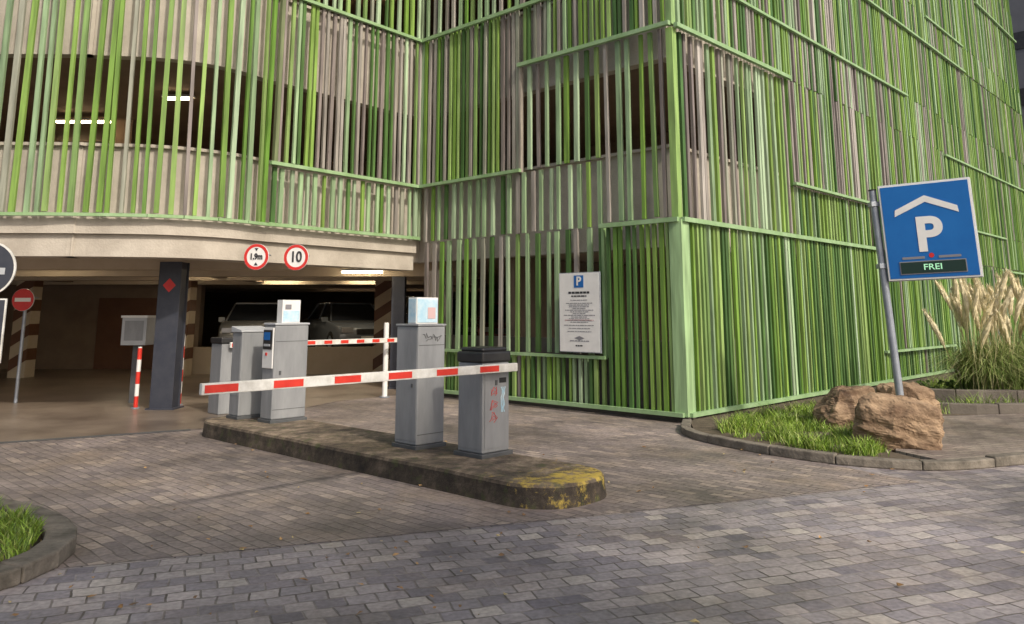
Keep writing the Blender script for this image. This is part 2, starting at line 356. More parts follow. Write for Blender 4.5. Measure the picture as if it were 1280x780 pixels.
def offset_path(P,o):
    out=[]
    for i,p in enumerate(P):
        d0=(P[i]-P[i-1]).normalized() if i>0 else (P[1]-P[0]).normalized()
        d1=(P[i+1]-P[i]).normalized() if i<len(P)-1 else d0
        n0,n1=outn(d0),outn(d1); m=(n0+n1); m=m/m.length
        k=o/max(.3,m.dot(n0)); out.append(p+m*k)
    return out
A4=A+R*4.2
FULL=[E,A4,A,B,C]+CUR[1:]
mc=MB()
def band(mb,o0,o1,z0,z1,k,P=FULL,first=None):
    a=offset_path(P,o0); b=offset_path(P,o1)
    for i in range(len(P)-1):
        poly=[a[i],a[i+1],b[i+1],b[i]]
        mb.prism([(q.x,q.y) for q in poly],z0,z1,first if (first and i==0) else k)
for z0,z1 in ((2.62,4.2),(5.72,7.28),(8.8,10.3),(11.9,13.4),(15,16.5)):
    band(mc,-.22,-.42,z0,z1,'conc',first='concd')  # first span in the dark copy, painting shade into the gaps between slats
    band(mc,-.15,-.44,z1,z1+.05,'conc',first='concd')
PL=[B,C]+CUR[1:]
band(mc,-.06,-.60,2.80,3.04,'conc',PL)
band(mc,-.14,-.62,2.45,2.796,'conc',PL)
PW=[E,A,B]
band(mc,-.22,-.42,0,1.15,'concd',PW)  # backing wall coloured dark to stand in for shade between the dense slats
band(mc,-.02,-.12,0,.10,'concd',PW)  # plinth; its dark colour also includes the shadow under the slats
mc.done('concrete_parapets',garage)
inn=offset_path(FULL,-.45)
foot=[(p.x,p.y) for p in inn]+[(-17,40),(19.4,40)]
ms=MB()
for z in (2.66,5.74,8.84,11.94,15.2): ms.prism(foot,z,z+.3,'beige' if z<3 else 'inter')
ms.done('floor_slabs',garage)
mi=MB()
X0=((0,0),(1,0),(0,1))
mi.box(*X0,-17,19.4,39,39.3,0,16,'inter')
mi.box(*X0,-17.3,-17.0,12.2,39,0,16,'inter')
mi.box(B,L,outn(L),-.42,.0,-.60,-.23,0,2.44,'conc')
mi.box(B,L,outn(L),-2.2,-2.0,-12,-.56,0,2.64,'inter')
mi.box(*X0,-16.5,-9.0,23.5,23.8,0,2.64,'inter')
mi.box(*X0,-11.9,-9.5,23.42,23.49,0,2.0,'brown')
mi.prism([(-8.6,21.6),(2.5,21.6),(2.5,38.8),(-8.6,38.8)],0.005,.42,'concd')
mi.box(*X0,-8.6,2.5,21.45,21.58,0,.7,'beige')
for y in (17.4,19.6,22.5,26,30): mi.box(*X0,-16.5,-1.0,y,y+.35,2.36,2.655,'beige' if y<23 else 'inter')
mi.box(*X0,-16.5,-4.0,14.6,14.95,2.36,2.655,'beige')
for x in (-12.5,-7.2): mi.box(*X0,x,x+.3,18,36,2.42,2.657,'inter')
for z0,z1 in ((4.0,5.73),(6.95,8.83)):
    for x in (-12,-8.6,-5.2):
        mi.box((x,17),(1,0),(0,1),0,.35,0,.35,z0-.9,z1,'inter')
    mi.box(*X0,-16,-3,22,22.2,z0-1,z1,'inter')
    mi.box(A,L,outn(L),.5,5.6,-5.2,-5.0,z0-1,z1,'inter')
mi.done('interior_walls',garage)
def striped_column(x,y,w=.42):
    m=MB()
    m.box((x,y),(1,0),(0,1),-w/2,w/2,-w/2,w/2,0,2.64,'beige')
    for z in (.15,.75,1.35,1.95):
        e=.004; a=w/2+e; up=.28; hh=.28
        c=[(-a,-a),(a,-a),(a,a),(-a,a)]; zo=[0,up,up+.0,0]
        vs=[(x+p[0],y+p[1],z+o) for p,o in zip(c,zo)]+[(x+p[0],y+p[1],z+o+hh) for p,o in zip(c,zo)]
        m.add(vs,[(0,1,5,4),(1,2,6,5),(2,3,7,6),(3,0,4,7)],'brown')
    return m.done('striped_column',garage)
striped_column(-8.45,21.0); striped_column(-12.2,20.5); striped_column(-3.3,21.0)
m=MB(); px,py=-5.83,13.95
m.box((px,py),(1,0),(0,1),-.19,.19,-.17,-.14,.0,2.45,'anthr'); m.box((px,py),(1,0),(0,1),-.19,.19,.14,.17,0,2.45,'anthr')
m.box((px,py),(1,0),(0,1),-.165,.165,-.139,.139,0,2.45,'anthr'); m.box((px,py),(1,0),(0,1),-.24,.24,-.22,.22,0.0,.03,'anthr')
m.add([(px-.0,py-.175,1.93),(px+.11,py-.175,2.05),(px,py-.175,2.17),(px-.11,py-.175,2.05)],[(0,1,2,3)],'signred')
m.done('steel_pillar',None,.004)
m=MB(); m.box((-2.45,17.6),(1,0),(0,1),-.14,.14,-.14,.14,0,2.36,'anthr'); m.box((-2.45,17.6),(1,0),(0,1),-.2,.2,-.2,.2,0,.03,'anthr'); m.done('steel_pillar',None,.004)

def lamp(x,y,z,l=1.2,k='lamp',ax=(1,0)):
    m=MB(); ay=(-ax[1],ax[0])
    m.box((x,y),ax,ay,-l/2,l/2,-.07,.07,z+.05,z+.09,'cabl'); m.box((x,y),ax,ay,-l/2+.03,l/2-.03,-.035,.035,z+.01,z+.048,k)
    return m.done('ceiling_lamp')
lamp(-3.15,17.0,2.40,.9); lamp(-9.5,20.4,2.50,.8); lamp(-6.4,22.2,2.52,1.2); lamp(-4.0,22.2,2.52,1.2); lamp(-9.8,16.4,2.52,.8); lamp(-6.5,28,2.5,1.4); lamp(-3.5,28,2.5,1.4); lamp(-7.2,18.8,2.5,1.0)
lamp(-6.4,14.9,5.6,.6,'lampw'); lamp(-9.1,16.6,5.55,1.2,'lampw'); lamp(-10.6,19.5,5.6,1.2,'lampw'); lamp(-3.4,17.5,8.7,1.0,'lampw')

# ---------------------------------------------------------------- ground
m=MB(); m.add([(-400,-400,0),(400,-400,0),(400,400,0),(-400,400,0)],[(0,1,2,3)],'pave_street'); m.done('ground')
m=MB()
drive=[(-4.0,5.0),(-1.45,5.98),(.63,6.77),(3.9,8.05),(3.2,9.3),(2.6,10.3),(2.3,11.2),(2.5,12.4),(-1.9,16.7),(-3.2,15.0),(-4.3,11.6),(-6.3,10.35),(-9,10.0),(-9,7.2),(-5.2,7.0),(-3.4,6.2)]
m.add([(x,y,.004) for x,y in drive],[tuple(range(len(drive)))],'pave_drive'); m.done('driveway')
m=MB()
gf=[(-17,10.0),(-9,10.0),(-6.3,10.35),(-4.3,11.6),(-3.2,15.0),(-1.9,16.7),(-.5,18),(8,26),(8,39),(-17,39)]
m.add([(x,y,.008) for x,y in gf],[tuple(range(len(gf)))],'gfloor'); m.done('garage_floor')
m=MB()
d=(Vector((-4.35,11.5))-Vector((-6.4,10.30))).normalized(); nn=Vector((-d.y,d.x))
m.box((-6.4,10.30),d,nn,-2.4,2.3,-.05,.05,.009,.014,'cabd'); m.done('drain_channel')

# ---------------------------------------------------------------- traffic island
IU0,IU1,IN0,IN1=-10.75,-4.47,5.12,6.18
def rounded_island():
    u0,u1,n0,n1=IU0,IU1,IN0,IN1; r=.44; pts=[]
    for i in range(14): pts.append((u0+r+(u1-u0-2*r)*i/14,n0))
    for i in range(10):
        t=-math.pi/2+math.pi/2*i/9; pts.append((u1-r+math.cos(t)*r,n0+r+math.sin(t)*r))
    for i in range(10):
        t=math.pi/2*i/9; pts.append((u1-r+math.cos(t)*r,n1-r+math.sin(t)*r))
    for i in range(1,14): pts.append((u1-r-(u1-u0-2*r)*i/14,n1))
    for i in range(7):
        t=math.pi/2+math.pi/2*i/6; pts.append((u0+r+math.cos(t)*r,n1-r+math.sin(t)*r))
    for i in range(7):
        t=math.pi+math.pi/2*i/6; pts.append((u0+r+math.cos(t)*r,n0+r+math.sin(t)*r))
    return pts[:-1]
isl=rounded_island(); m=MB()
cn=(IN0+IN1)/2; hw=(IN1-IN0)/2; cu=(IU0+IU1)/2; hl=(IU1-IU0)/2
ZI=.20
def ring(ins,z):
    out=[]
    for (u,n) in isl:
        su=(hl-ins)/hl; sn=(hw-ins)/hw
        uu=cu+(u-cu)*su; nn_=cn+(n-cn)*sn
        x,y=UN(uu,nn_); out.append((x+noise.noise((x*3,y*3,z))*.016,y+noise.noise((y*3,x*3,5))*.016,z+noise.noise((x*2,y*2,1))*.006*(z>0.05)))
    return out
rs=[ring(-.012,0),ring(0,.1),ring(.004,.165),ring(.018,.19),ring(.05,.199),ring(.18,.2)]
k=len(isl); vs=sum(rs,[]); fs=[]
for j in range(len(rs)-1):
    for i in range(k): fs.append((j*k+i,j*k+(i+1)%k,(j+1)*k+(i+1)%k,(j+1)*k+i))
fs.append(tuple(range((len(rs)-1)*k,len(rs)*k)))
m.add(vs,fs,'island'); o=m.done('traffic_island')
# ---------------------------------------------------------------- cabinets
SHF=[0,0]
def cabinet(name,u0,u1,n0,n1,du,dn):
    SHF[0]=du; SHF[1]=dn
    return empty(name,(*UN((u0+u1)/2+du,(n0+n1)/2+dn),ZI))
def cb(parent,name,u0,u1,n0,n1,z0,z1,k,bev=.006,dz=0):
    m=MB(); m.box((-parent.location.x,-parent.location.y),U,N,u0+SHF[0],u1+SHF[0],n0+SHF[1],n1+SHF[1],z0-parent.location.z,z1-parent.location.z,k)
    return m.done(name,parent,bev)
e=cabinet('ticket_machine',-7.27,-6.91,5.79,6.17,.24,-.2)
cb(e,'body',-7.27,-6.91,5.79,6.17,.24,1.45,'cab',.012); cb(e,'base_plate',-7.29,-6.89,5.77,6.19,.195,.238,'cabd')
cb(e,'lid',-7.28,-6.90,5.78,6.18,1.452,1.475,'cab',.006)
cb(e,'door_panel',-7.255,-6.925,5.786,5.7895,.28,1.40,'cab',.001)
cb(e,'side_seam_top',-6.9095,-6.9075,5.80,6.16,1.25,1.256,'cabd',0); cb(e,'side_seam_low',-6.9095,-6.9075,5.80,6.16,.34,.346,'cabd',0)
cb(e,'lock',-7.0,-6.97,5.778,5.787,.82,.86,'cabd',.002)
cb(e,'side_lock',-6.909,-6.903,5.86,5.89,.95,.99,'cabd',.001)
cb(e,'flyer_box',-7.12,-6.98,5.82,6.12,1.476,1.757,'white',.002)
cb(e,'flyer_print',-6.979,-6.974,5.83,6.11,1.49,1.74,'lblue',.001)
cb(e,'flyer_spot',-6.973,-6.970,5.97,6.08,1.53,1.65,'pink',.001)
cb(e,'flyer_side_print',-7.11,-6.99,5.815,5.8185,1.49,1.74,'lblue',.001)
tm=e; tshift=tuple(SHF)
bg_=cabinet('barrier_gate',-6.37,-6.02,5.91,6.29,.20,-.2)
cb(bg_,'housing',-6.37,-6.02,5.91,6.29,.24,1.10,'cab',.012); cb(bg_,'base_plate',-6.40,-5.99,5.88,6.32,.195,.238,'cabd')
cb(bg_,'hood',-6.385,-6.005,5.895,6.305,1.102,1.21,'black',.02); cb(bg_,'hood_top',-6.36,-6.03,5.92,6.28,1.205,1.25,'black',.03)
cb(bg_,'door_panel',-6.345,-6.045,5.905,5.9085,.28,1.0,'cab',.001)
cb(bg_,'side_panel',-6.018,-6.0145,5.94,6.26,.28,1.0,'cab',.001)
cb(bg_,'lock',-6.014,-6.006,6.08,6.11,.88,.93,'cabd',.002)
cb(bg_,'label',-6.014,-6.011,6.14,6.24,.90,.95,'black',.001)
def boom(parent,u,n0,n1,z,h,w=.045,npiece=9):
    mbm=MB(); o=(-parent.location.x,-parent.location.y); pz=parent.location.z
    u+=SHF[0]; n0+=SHF[1]; n1+=SHF[1]; Ln=n1-n0
    mbm.box(o,U,N,u-w/2,u+w/2,n0,n1,z-h/2-pz,z+h/2-pz,'whited')
    mbm.done('boom_arm',parent,.006)
    m2=MB(); step=Ln/npiece
    for i in range(npiece):
        a=n0+.02+i*step; b=a+step*.47
        m2.box(o,U,N,u-w/2-.003,u+w/2+.003,a,b,z-h*.34-pz,z+h*.34-pz,'red')
    m2.done('boom_stripes',parent)
boom(bg_,-5.93,2.98,6.30,1.052,.082,npiece=6)
m=MB(); o=(-bg_.location.x,-bg_.location.y)
a_=UN(-6.01+.2,5.92); b_=UN(-5.96+.2,5.92)
m.cyl((a_[0]-bg_.location.x,a_[1]-bg_.location.y,1.05-ZI),(b_[0]-bg_.location.x,b_[1]-bg_.location.y,1.05-ZI),.035,'black',n=20)
m.done('boom_pivot',bg_,.004)
bshift=tuple(SHF)
e=cabinet('ticket_terminal',-10.18,-9.91,5.8,6.3,.34,-.2)
cb(e,'body',-10.18,-9.90,5.8,6.3,.24,1.43,'cab',.015); cb(e,'base_plate',-10.2,-9.88,5.78,6.32,.195,.238,'cabd')
cb(e,'cap',-10.19,-9.89,5.79,6.31,1.432,1.46,'cabl',.008)
cb(e,'front_panel',-10.165,-9.915,5.782,5.799,.88,1.40,'white',.006)
cb(e,'screen',-10.15,-9.93,5.775,5.781,1.12,1.37,'black',.004)
cb(e,'screen_glass',-10.13,-9.98,5.771,5.7745,1.24,1.34,'blue',.001)
cb(e,'ticket_slot',-10.12,-9.97,5.768,5.7745,1.16,1.19,'cabl',.001)
cb(e,'button',-10.08,-10.04,5.77,5.781,1.04,1.08,'signred',.004)
cb(e,'side_seam_top',-9.8995,-9.8975,5.81,6.29,1.22,1.226,'cabd',0); cb(e,'side_seam_low',-9.8995,-9.8975,5.81,6.29,.36,.366,'cabd',0)
cb(e,'lock',-9.897,-9.889,5.88,5.91,.8,.85,'cabd',.002)
cb(e,'flyer_box',-10.10,-9.97,5.93,6.2,1.461,1.76,'white',.002)
cb(e,'flyer_print',-9.969,-9.965,5.945,6.185,1.475,1.62,'lblue',.001)
cb(e,'flyer_spot',-9.964,-9.961,5.97,6.06,1.64,1.70,'textg',.001)
e=cabinet('control_cabinet',-10.86,-10.6,5.69,6.1,.37,-.19)
cb(e,'body',-10.86,-10.6,5.69,6.1,.24,1.33,'cab',.012); cb(e,'base_plate',-10.88,-10.58,5.67,6.12,.195,.238,'cabd')
m=MB(); cc=e.location
prof=[(-10.87,1.332),(-10.59,1.332),(-10.59,1.36),(-10.87,1.41)]
vs=[]
for n_ in (5.67,6.12):
    for (u,z) in prof: x,y=UN(u+.37,n_-.19); vs.append((x-cc.x,y-cc.y,z-cc.z))
m.add(vs,[(0,1,2,3),(7,6,5,4),(0,4,5,1),(1,5,6,2),(2,6,7,3),(3,7,4,0)],'cabl'); m.done('sloped_lid',e,.004)
cb(e,'panel',-10.84,-10.62,5.686,5.6895,.5,1.28,'cab',.001)

def stroke(parent,pts,k,sh,r=.006,name='graffiti'):
    c=bpy.data.curves.new(name,'CURVE'); c.dimensions='3D'; c.bevel_depth=r; c.bevel_resolution=1
    s=c.splines.new('POLY'); s.points.add(len(pts)-1)
    for i,(u,n_,z) in enumerate(pts):
        x,y=UN(u+sh[0],n_+sh[1]); s.points[i].co=(x-parent.location.x,y-parent.location.y,z-parent.location.z,1)
    c.materials.append(M[k]); o=bpy.data.objects.new(name,c); sc.collection.objects.link(o); o.parent=parent
    return o
random.seed(3)
pts=[]
for i in range(16): pts.append((-6.907,5.86+i*.017+random.uniform(-.01,.01),1.36+random.uniform(-.035,.04)-.003*i))
stroke(tm,pts,'cabd',tshift,.004)
pts=[(-6.907,5.9+i*.03,1.30+i*.008+random.uniform(-.012,.012)) for i in range(8)]; stroke(tm,pts,'cabd',tshift,.003)
for base in (.78,.66,.54):
    pts=[(-6.013,6.06+.05*math.sin(i*1.9)+random.uniform(-.02,.02),base+.10*(i%3)/3+random.uniform(-.02,.02)) for i in range(9)]; stroke(bg_,pts,'signred',bshift,.003)
for q in range(3):
    pts=[(-6.013,6.17+.02*q+random.uniform(-.015,.015),.86-i*.035) for i in range(8)]; stroke(bg_,pts,'lblue',bshift,.006)

SHF[0]=SHF[1]=0
b2=empty('barrier_gate',(*UN(-12.5,6.55),.008))
cb(b2,'housing',-12.7,-12.35,6.3,6.68,.01,1.1,'cab',.012); cb(b2,'hood',-12.72,-12.33,6.28,6.7,1.102,1.2,'black',.02)
boom(b2,-12.28,6.4,9.85,1.08,.085,npiece=10)
def striped_post(name,x,y,h,r=.045,base=0.008,stripes=True):
    m=MB(); z=base; i=0
    while z<h-.001:
        z2=min(h,z+.2); m.cyl((x,y,z),(x,y,z2),r,'red' if (i%2==0 and stripes) else 'white',n=14); z=z2; i+=1
    m.cyl((x,y,base),(x,y,base+.02),r*2,'galv',n=14); m.cyl((x,y,h),(x,y,h+.02),r*.9,'white',n=14)
    return m.done(name)
striped_post('barrier_support_post',-2.42,15.75,1.38,.05,stripes=False)
striped_post('striped_bollard',-6.32,13.95,1.0,.035); striped_post('striped_bollard',-5.80,14.45,1.2,.035)
m=MB(); m.box((-6.75,14.8),(1,0),(0,1),-.22,.22,-.2,.2,1.02,1.5,'cabl'); m.box((-6.75,14.8),(1,0),(0,1),-.24,.24,-.22,.22,1.502,1.54,'white')
m.box((-6.75,14.8),(1,0),(0,1),-.06,.06,-.06,.06,.01,1.02,'cabd'); m.box((-6.75,14.8),(1,0),(0,1),-.17,.17,-.203,-.201,1.1,1.45,'cab'); m.done('payment_terminal',None,.01)

# ---------------------------------------------------------------- signs
def disc(m,c,r,k,y,n=40,r_in=0):
    vs=[];fs=[]
    if r_in:
        for i in range(n):
            t=2*math.pi*i/n; vs+=[(c[0]+r*math.cos(t),y,c[1]+r*math.sin(t)),(c[0]+r_in*math.cos(t),y,c[1]+r_in*math.sin(t))]
        for i in range(n):
            j=(i+1)%n; fs.append((2*i,2*j,2*j+1,2*i+1))
    else:
        vs=[(c[0]+r*math.cos(2*math.pi*i/n),y,c[1]+r*math.sin(2*math.pi*i/n)) for i in range(n)]; fs=[tuple(range(n))]
    m.add(vs,fs,k)
def round_sign(name,loc,yaw,r,kind,txt=None):
    e=empty(name,loc,(0,0,yaw)); m=MB()
    m.cyl((0,0,0),(0,.02,0),r,'white',n=40)
    disc(m,(0,0),r*.985,'signred',-.003,r_in=r*.76 if kind=='ring' else 0)
    if kind=='bar': m.box((0,0),(1,0),(0,1),-r*.72,r*.72,-.007,-.004,-r*.17,r*.17,'white')
    m.done('plate',e)
    m=MB()
    for sx in (-.5,.5): m.cyl((sx*r,.02,r*.2),(sx*r,.3,r*.2),.012,'galv',n=8)
    m.done('brackets',e)
    if txt:
        text(txt,r*(.62 if len(txt)>2 else 1.15),'text',e,(0,-.006,0),(math.pi/2,0,0),bold=.006,sx=.85)
        if len(txt)>2:
            m=MB()
            for s in (1,-1): m.add([(-.16*r,-.005,s*.66*r),(.16*r,-.005,s*.66*r),(0,-.005,s*.42*r)],[(0,1,2)],'text')
            m.done('arrowheads',e)
    return e
round_sign('height_limit_sign',(-4.22,13.28,2.50),math.radians(-8),.215,'ring','1,9m')
round_sign('speed_limit_sign',(-3.60,13.42,2.50),math.radians(-8),.215,'ring','10')
round_sign('no_entry_sign',(-8.85,14.7,1.82),0,.2,'bar')
m=MB(); m.cyl((-8.85,14.80,.01),(-8.85,14.80,1.95),.03,'galv'); m.done('sign_post')
e=empty('traffic_sign',(-5.53,8.5,0),(0,0,math.radians(8))); m=MB()
m.cyl((0,-.02,2.05),(0,0,2.05),.29,'whited',n=44); disc(m,(0,2.05),.272,'anthr',-.023)
m.box((0,0),(1,0),(0,1),-.24,.235,-.02,0,1.08,1.74,'whited'); m.box((0,0),(1,0),(0,1),-.225,.22,-.024,-.021,1.095,1.725,'anthr')
m.cyl((-.0,.04,0),(-.0,.04,2.42),.03,'galv',n=14); m.done('plates_and_post',e)
m=MB(); m.box((0,0),(1,0),(0,1),.10,.19,-.03,-.026,1.99,2.06,'cabl'); m.box((0,0),(1,0),(0,1),.08,.16,-.03,-.026,1.46,1.52,'cabl'); m.done('fittings',e)

fo=outn(L); ctr=A+L*1.80+fo*.20
yaw=math.atan2(-L.y,-L.x)
e=empty('information_board',(ctr.x,ctr.y,1.60),(0,0,yaw)); m=MB()
W,Hh=.86,1.30
m.box((0,0),(1,0),(0,1),-W/2,W/2,0,.03,-Hh/2,Hh/2,'galv'); m.box((0,0),(1,0),(0,1),-W/2+.012,W/2-.012,-.004,.0,-Hh/2+.012,Hh/2-.012,'white')
m.done('panel',e,.003)
m=MB(); m.box((0,0),(1,0),(0,1),-.10,.10,-.008,-.005,.40,.60,'blue'); m.done('blue_square',e)
text('P',.2,'white',e,(0,-.010,.5),(math.pi/2,0,0),bold=.006)
random.seed(11); m=MB()
def line(z,h,x0,x1,k):
    x=x0
    while x<x1:
        l=random.uniform(.03,.09); l=min(l,x1-x)
        if l>.012: m.box((0,0),(1,0),(0,1),x,x+l,-.007,-.005,z,z+h,k)
        x+=l+.012
line(.30,.035,-.22,.22,'text'); line(.25,.022,-.16,.16,'text')
z=.19
while z>-.36:
    wd=random.uniform(.12,.33); line(z,.011,-wd,wd,'textg'); z-=random.choice((.028,.028,.05))
line(-.14,.018,-.3,.3,'pink'); line(-.47,.014,-.2,.2,'textg'); line(-.55,.02,-.08,.08,'text')
m.add([(-.11,-.006,-.42),(0,-.006,-.455),(.11,-.006,-.42),(0,-.006,-.385)],[(0,1,2,3)],'textg')
m.done('print',e)
m=MB()
for z in (-.45,.45): m.box((0,0),(1,0),(0,1),-.3,.3,.03,.10,z-.02,z+.02,'galv')
m.done('mounts',e)

# parking sign
th=math.radians(35); lean=math.radians(-3.2)
e=empty('parking_sign',(5.0,10.62,.0)); e.rotation_euler=(0,lean,0)
m=MB(); m.cyl((0,0,0),(0,0,3.20),.048,'galv',n=20); m.cyl((0,0,3.20),(0,0,3.22),.05,'black',n=20)
m.cyl((0,0,.05),(0,0,.12),.09,'galv',n=20); m.done('pole',e)
p=bpy.data.objects.new('sign_box',None); sc.collection.objects.link(p); p.parent=e; p.location=(.06,-.02,2.62); p.rotation_euler=(0,math.radians(.8),-th+math.radians(4))
m=MB(); W,Hh=1.08,1.26
m.box((0,0),(1,0),(0,1),0,W,-.08,.08,-Hh/2,Hh/2,'cabl'); m.done('casing',p,.015)
m=MB(); m.box((0,0),(1,0),(0,1),.012,W-.012,-.086,-.0805,-Hh/2+.012,Hh/2-.012,'white'); m.done('border',p,.002)
m=MB(); m.box((0,0),(1,0),(0,1),.032,W-.032,-.091,-.0865,-Hh/2+.032,Hh/2-.032,'blue'); m.done('face',p,.001)
m=MB(); cx=W/2
ch=[(cx-.37,.20),(cx-.36,.285),(cx,.45),(cx+.36,.285),(cx+.37,.20),(cx,.365)]
m.add([(x,-.096,z) for x,z in ch]+[(x,-.0915,z) for x,z in ch],[(5,0,1,2),(5,2,3,4)]+[(i,(i+1)%6,6+(i+1)%6,6+i) for i in range(6)],'white')
m.done('roof_symbol',p)
text('P',.60,'white',p,(cx,-.094,-.07),(math.pi/2,0,0),bold=.02,sx=1.0)
m=MB(); m.box((0,0),(1,0),(0,1),cx-.38,cx+.38,-.098,-.0915,-.55,-.385,'textg'); m.box((0,0),(1,0),(0,1),cx-.368,cx+.368,-.102,-.0985,-.538,-.397,'dgreen')
m.box((0,0),(1,0),(0,1),cx-.34,cx-.08,-.095,-.0915,-.358,-.328,'textg'); m.box((0,0),(1,0),(0,1),cx+.08,cx+.33,-.095,-.0915,-.358,-.328,'textg'); disc(m,(cx+.0,-.32),.03,'signred',-.095); m.done('display',p)
text('FREI',.105,'ltext',p,(cx,-.104,-.468),(math.pi/2,0,0),bold=.001,sx=1.15)
m=MB()
for z in (2.2,3.02): m.box((0,0),(1,0),(0,1),-.06,.1,-.06,.06,z-.03,z+.03,'galv')
m.done('clamps',e,.003)

# ---------------------------------------------------------------- kerbs, beds
def kerb(name,pts,w=.13,z0=0,z1=.10,k='stone',joint=.9):
    P=[Vector(p) for p in pts]; P=smooth_path(P,5) if len(P)>2 else P
    Lt=plen(P); m=MB(); s=0
    while s<Lt-.02:
        e_=min(Lt,s+joint*random.uniform(.8,1.1)); ns=3
        dz=random.uniform(-.008,.008)
        cs=[path_at(P,s+.004+(e_-s-.008)*i/ns) for i in range(ns+1)]
        a=[c[0]+outn(c[1])*w/2 for c in cs]; b=[c[0]-outn(c[1])*w/2 for c in cs]
        poly=[(q.x,q.y) for q in a]+[(q.x,q.y) for q in reversed(b)]
        m.prism(poly,z0,z1+dz,k); s=e_
    return m.done(name,None,.015)
kpts=[(2.50,11.9),(2.32,11.0),(2.58,10.15),(3.2,9.25),(3.78,8.82),(4.45,8.67),(5.5,9.03),(7.6,9.85),(14,12.3)]
kerb('kerb',kpts)
walk=[(4.5,8.76),(5.5,9.1),(7.6,9.92),(14,12.4),(16,16),(9,12.9),(7.3,12.6),(5.4,12.2),(4.9,10.6),(4.3,9.4)]
m=MB(); m.prism(walk,0.004,.075,'pave_walk'); m.done('footpath')
bed=[(2.56,11.95),(2.40,11.0),(2.65,10.2),(3.25,9.33),(3.8,8.9),(4.4,8.75),(4.25,9.4),(4.85,10.6),(5.35,12.2),(7.25,12.65),(8.9,12.95),(12,22),(3,12.9)]
m=MB(); m.prism(bed,0.004,.06,'soil'); m.done('planting_bed')
kerb('planter_kerb',[(6.5,13.0),(7.3,12.75),(9,13.1),(13,14.9)],.14,0,.22,'concd')
kerb('planter_kerb',[(6.6,14.0),(8.3,13.6),(13,15.2)],.18,0,.34,'concd')
random.seed(5)
kerb('kerb',[(-9,7.6),(-5.8,7.35),(-4.2,6.85),(-3.25,6.1),(-2.98,5.45),(-3.15,4.9),(-3.7,4.55),(-5,4.2)],.20,0,.11)
gc=[(-9,7.5),(-5.8,7.25),(-4.25,6.78),(-3.33,6.05),(-3.08,5.45),(-3.22,4.98),(-3.75,4.64),(-5,4.3),(-9,4.0)]
m=MB(); m.prism(gc,.004,.085,'soil'); m.done('verge_soil')

def inside(p,poly):
    x,y=p; c=False; n=len(poly)
    for i in range(n):
        x1,y1=poly[i]; x2,y2=poly[(i+1)%n]
        if (y1>y)!=(y2>y) and x<(x2-x1)*(y-y1)/(y2-y1)+x1: c=not c
    return c
def grass(name,poly,z,count,h0,h1,cols,dens=None,patch=-.25):
    m=MB(); xs=[p[0] for p in poly]; ys=[p[1] for p in poly]; k=0; tries=0
    while k<count and tries<count*30:
        tries+=1
        x=random.uniform(min(xs),max(xs)); y=random.uniform(min(ys),max(ys))
        if not inside((x,y),poly): continue
        cl=noise.noise((x*2.5,y*2.5,3))
        if dens and random.random()>dens(x,y): continue
        if cl<patch and random.random()<.88: continue
        h=random.uniform(h0,h1)*(1+cl*.9); a=random.uniform(0,6.283); b=random.uniform(0,6.283); l=random.uniform(.3,1.0)*h
        wd=random.uniform(.003,.007); dx,dy=math.cos(a)*wd,math.sin(a)*wd; ex,ey=math.cos(b)*l,math.sin(b)*l
        c=random.choice(cols); q=random.uniform(.7,1.25); c=(c[0]*q,c[1]*q,c[2]*q)
        vs=[(x-dx,y-dy,z),(x+dx,y+dy,z),(x+dx*.8+ex*.35,y+dy*.8+ey*.35,z+h*.6),(x-dx*.8+ex*.35,y-dy*.8+ey*.35,z+h*.6),(x+ex,y+ey,z+h)]
        m.add(vs,[(0,1,2,3),(3,2,4)],'leafc',c); k+=1
    return m.done(name)
GC=[(.19,.31,.025),(.25,.39,.045),(.13,.23,.025),(.31,.38,.09)]
grass('grass',gc,.08,20000,.04,.11,GC,lambda x,y:1 if x>-5.5 else .15)
gb=[(2.75,11.3),(2.7,10.6),(3.1,9.8),(3.65,9.15),(4.1,9.05),(4.3,9.6),(4.6,10.4),(5.1,11.5),(6.2,13.8),(5.6,14.2),(4.0,12.8),(3.1,12.0)]
grass('grass',gb,.055,9500,.03,.15,GC,patch=.06)
gr=[(5.6,12.4),(7.2,12.9),(8.8,13.2),(13,15),(13,19),(9.4,18),(7,15)]
grass('grass',gr,.055,9000,.08,.26,GC)

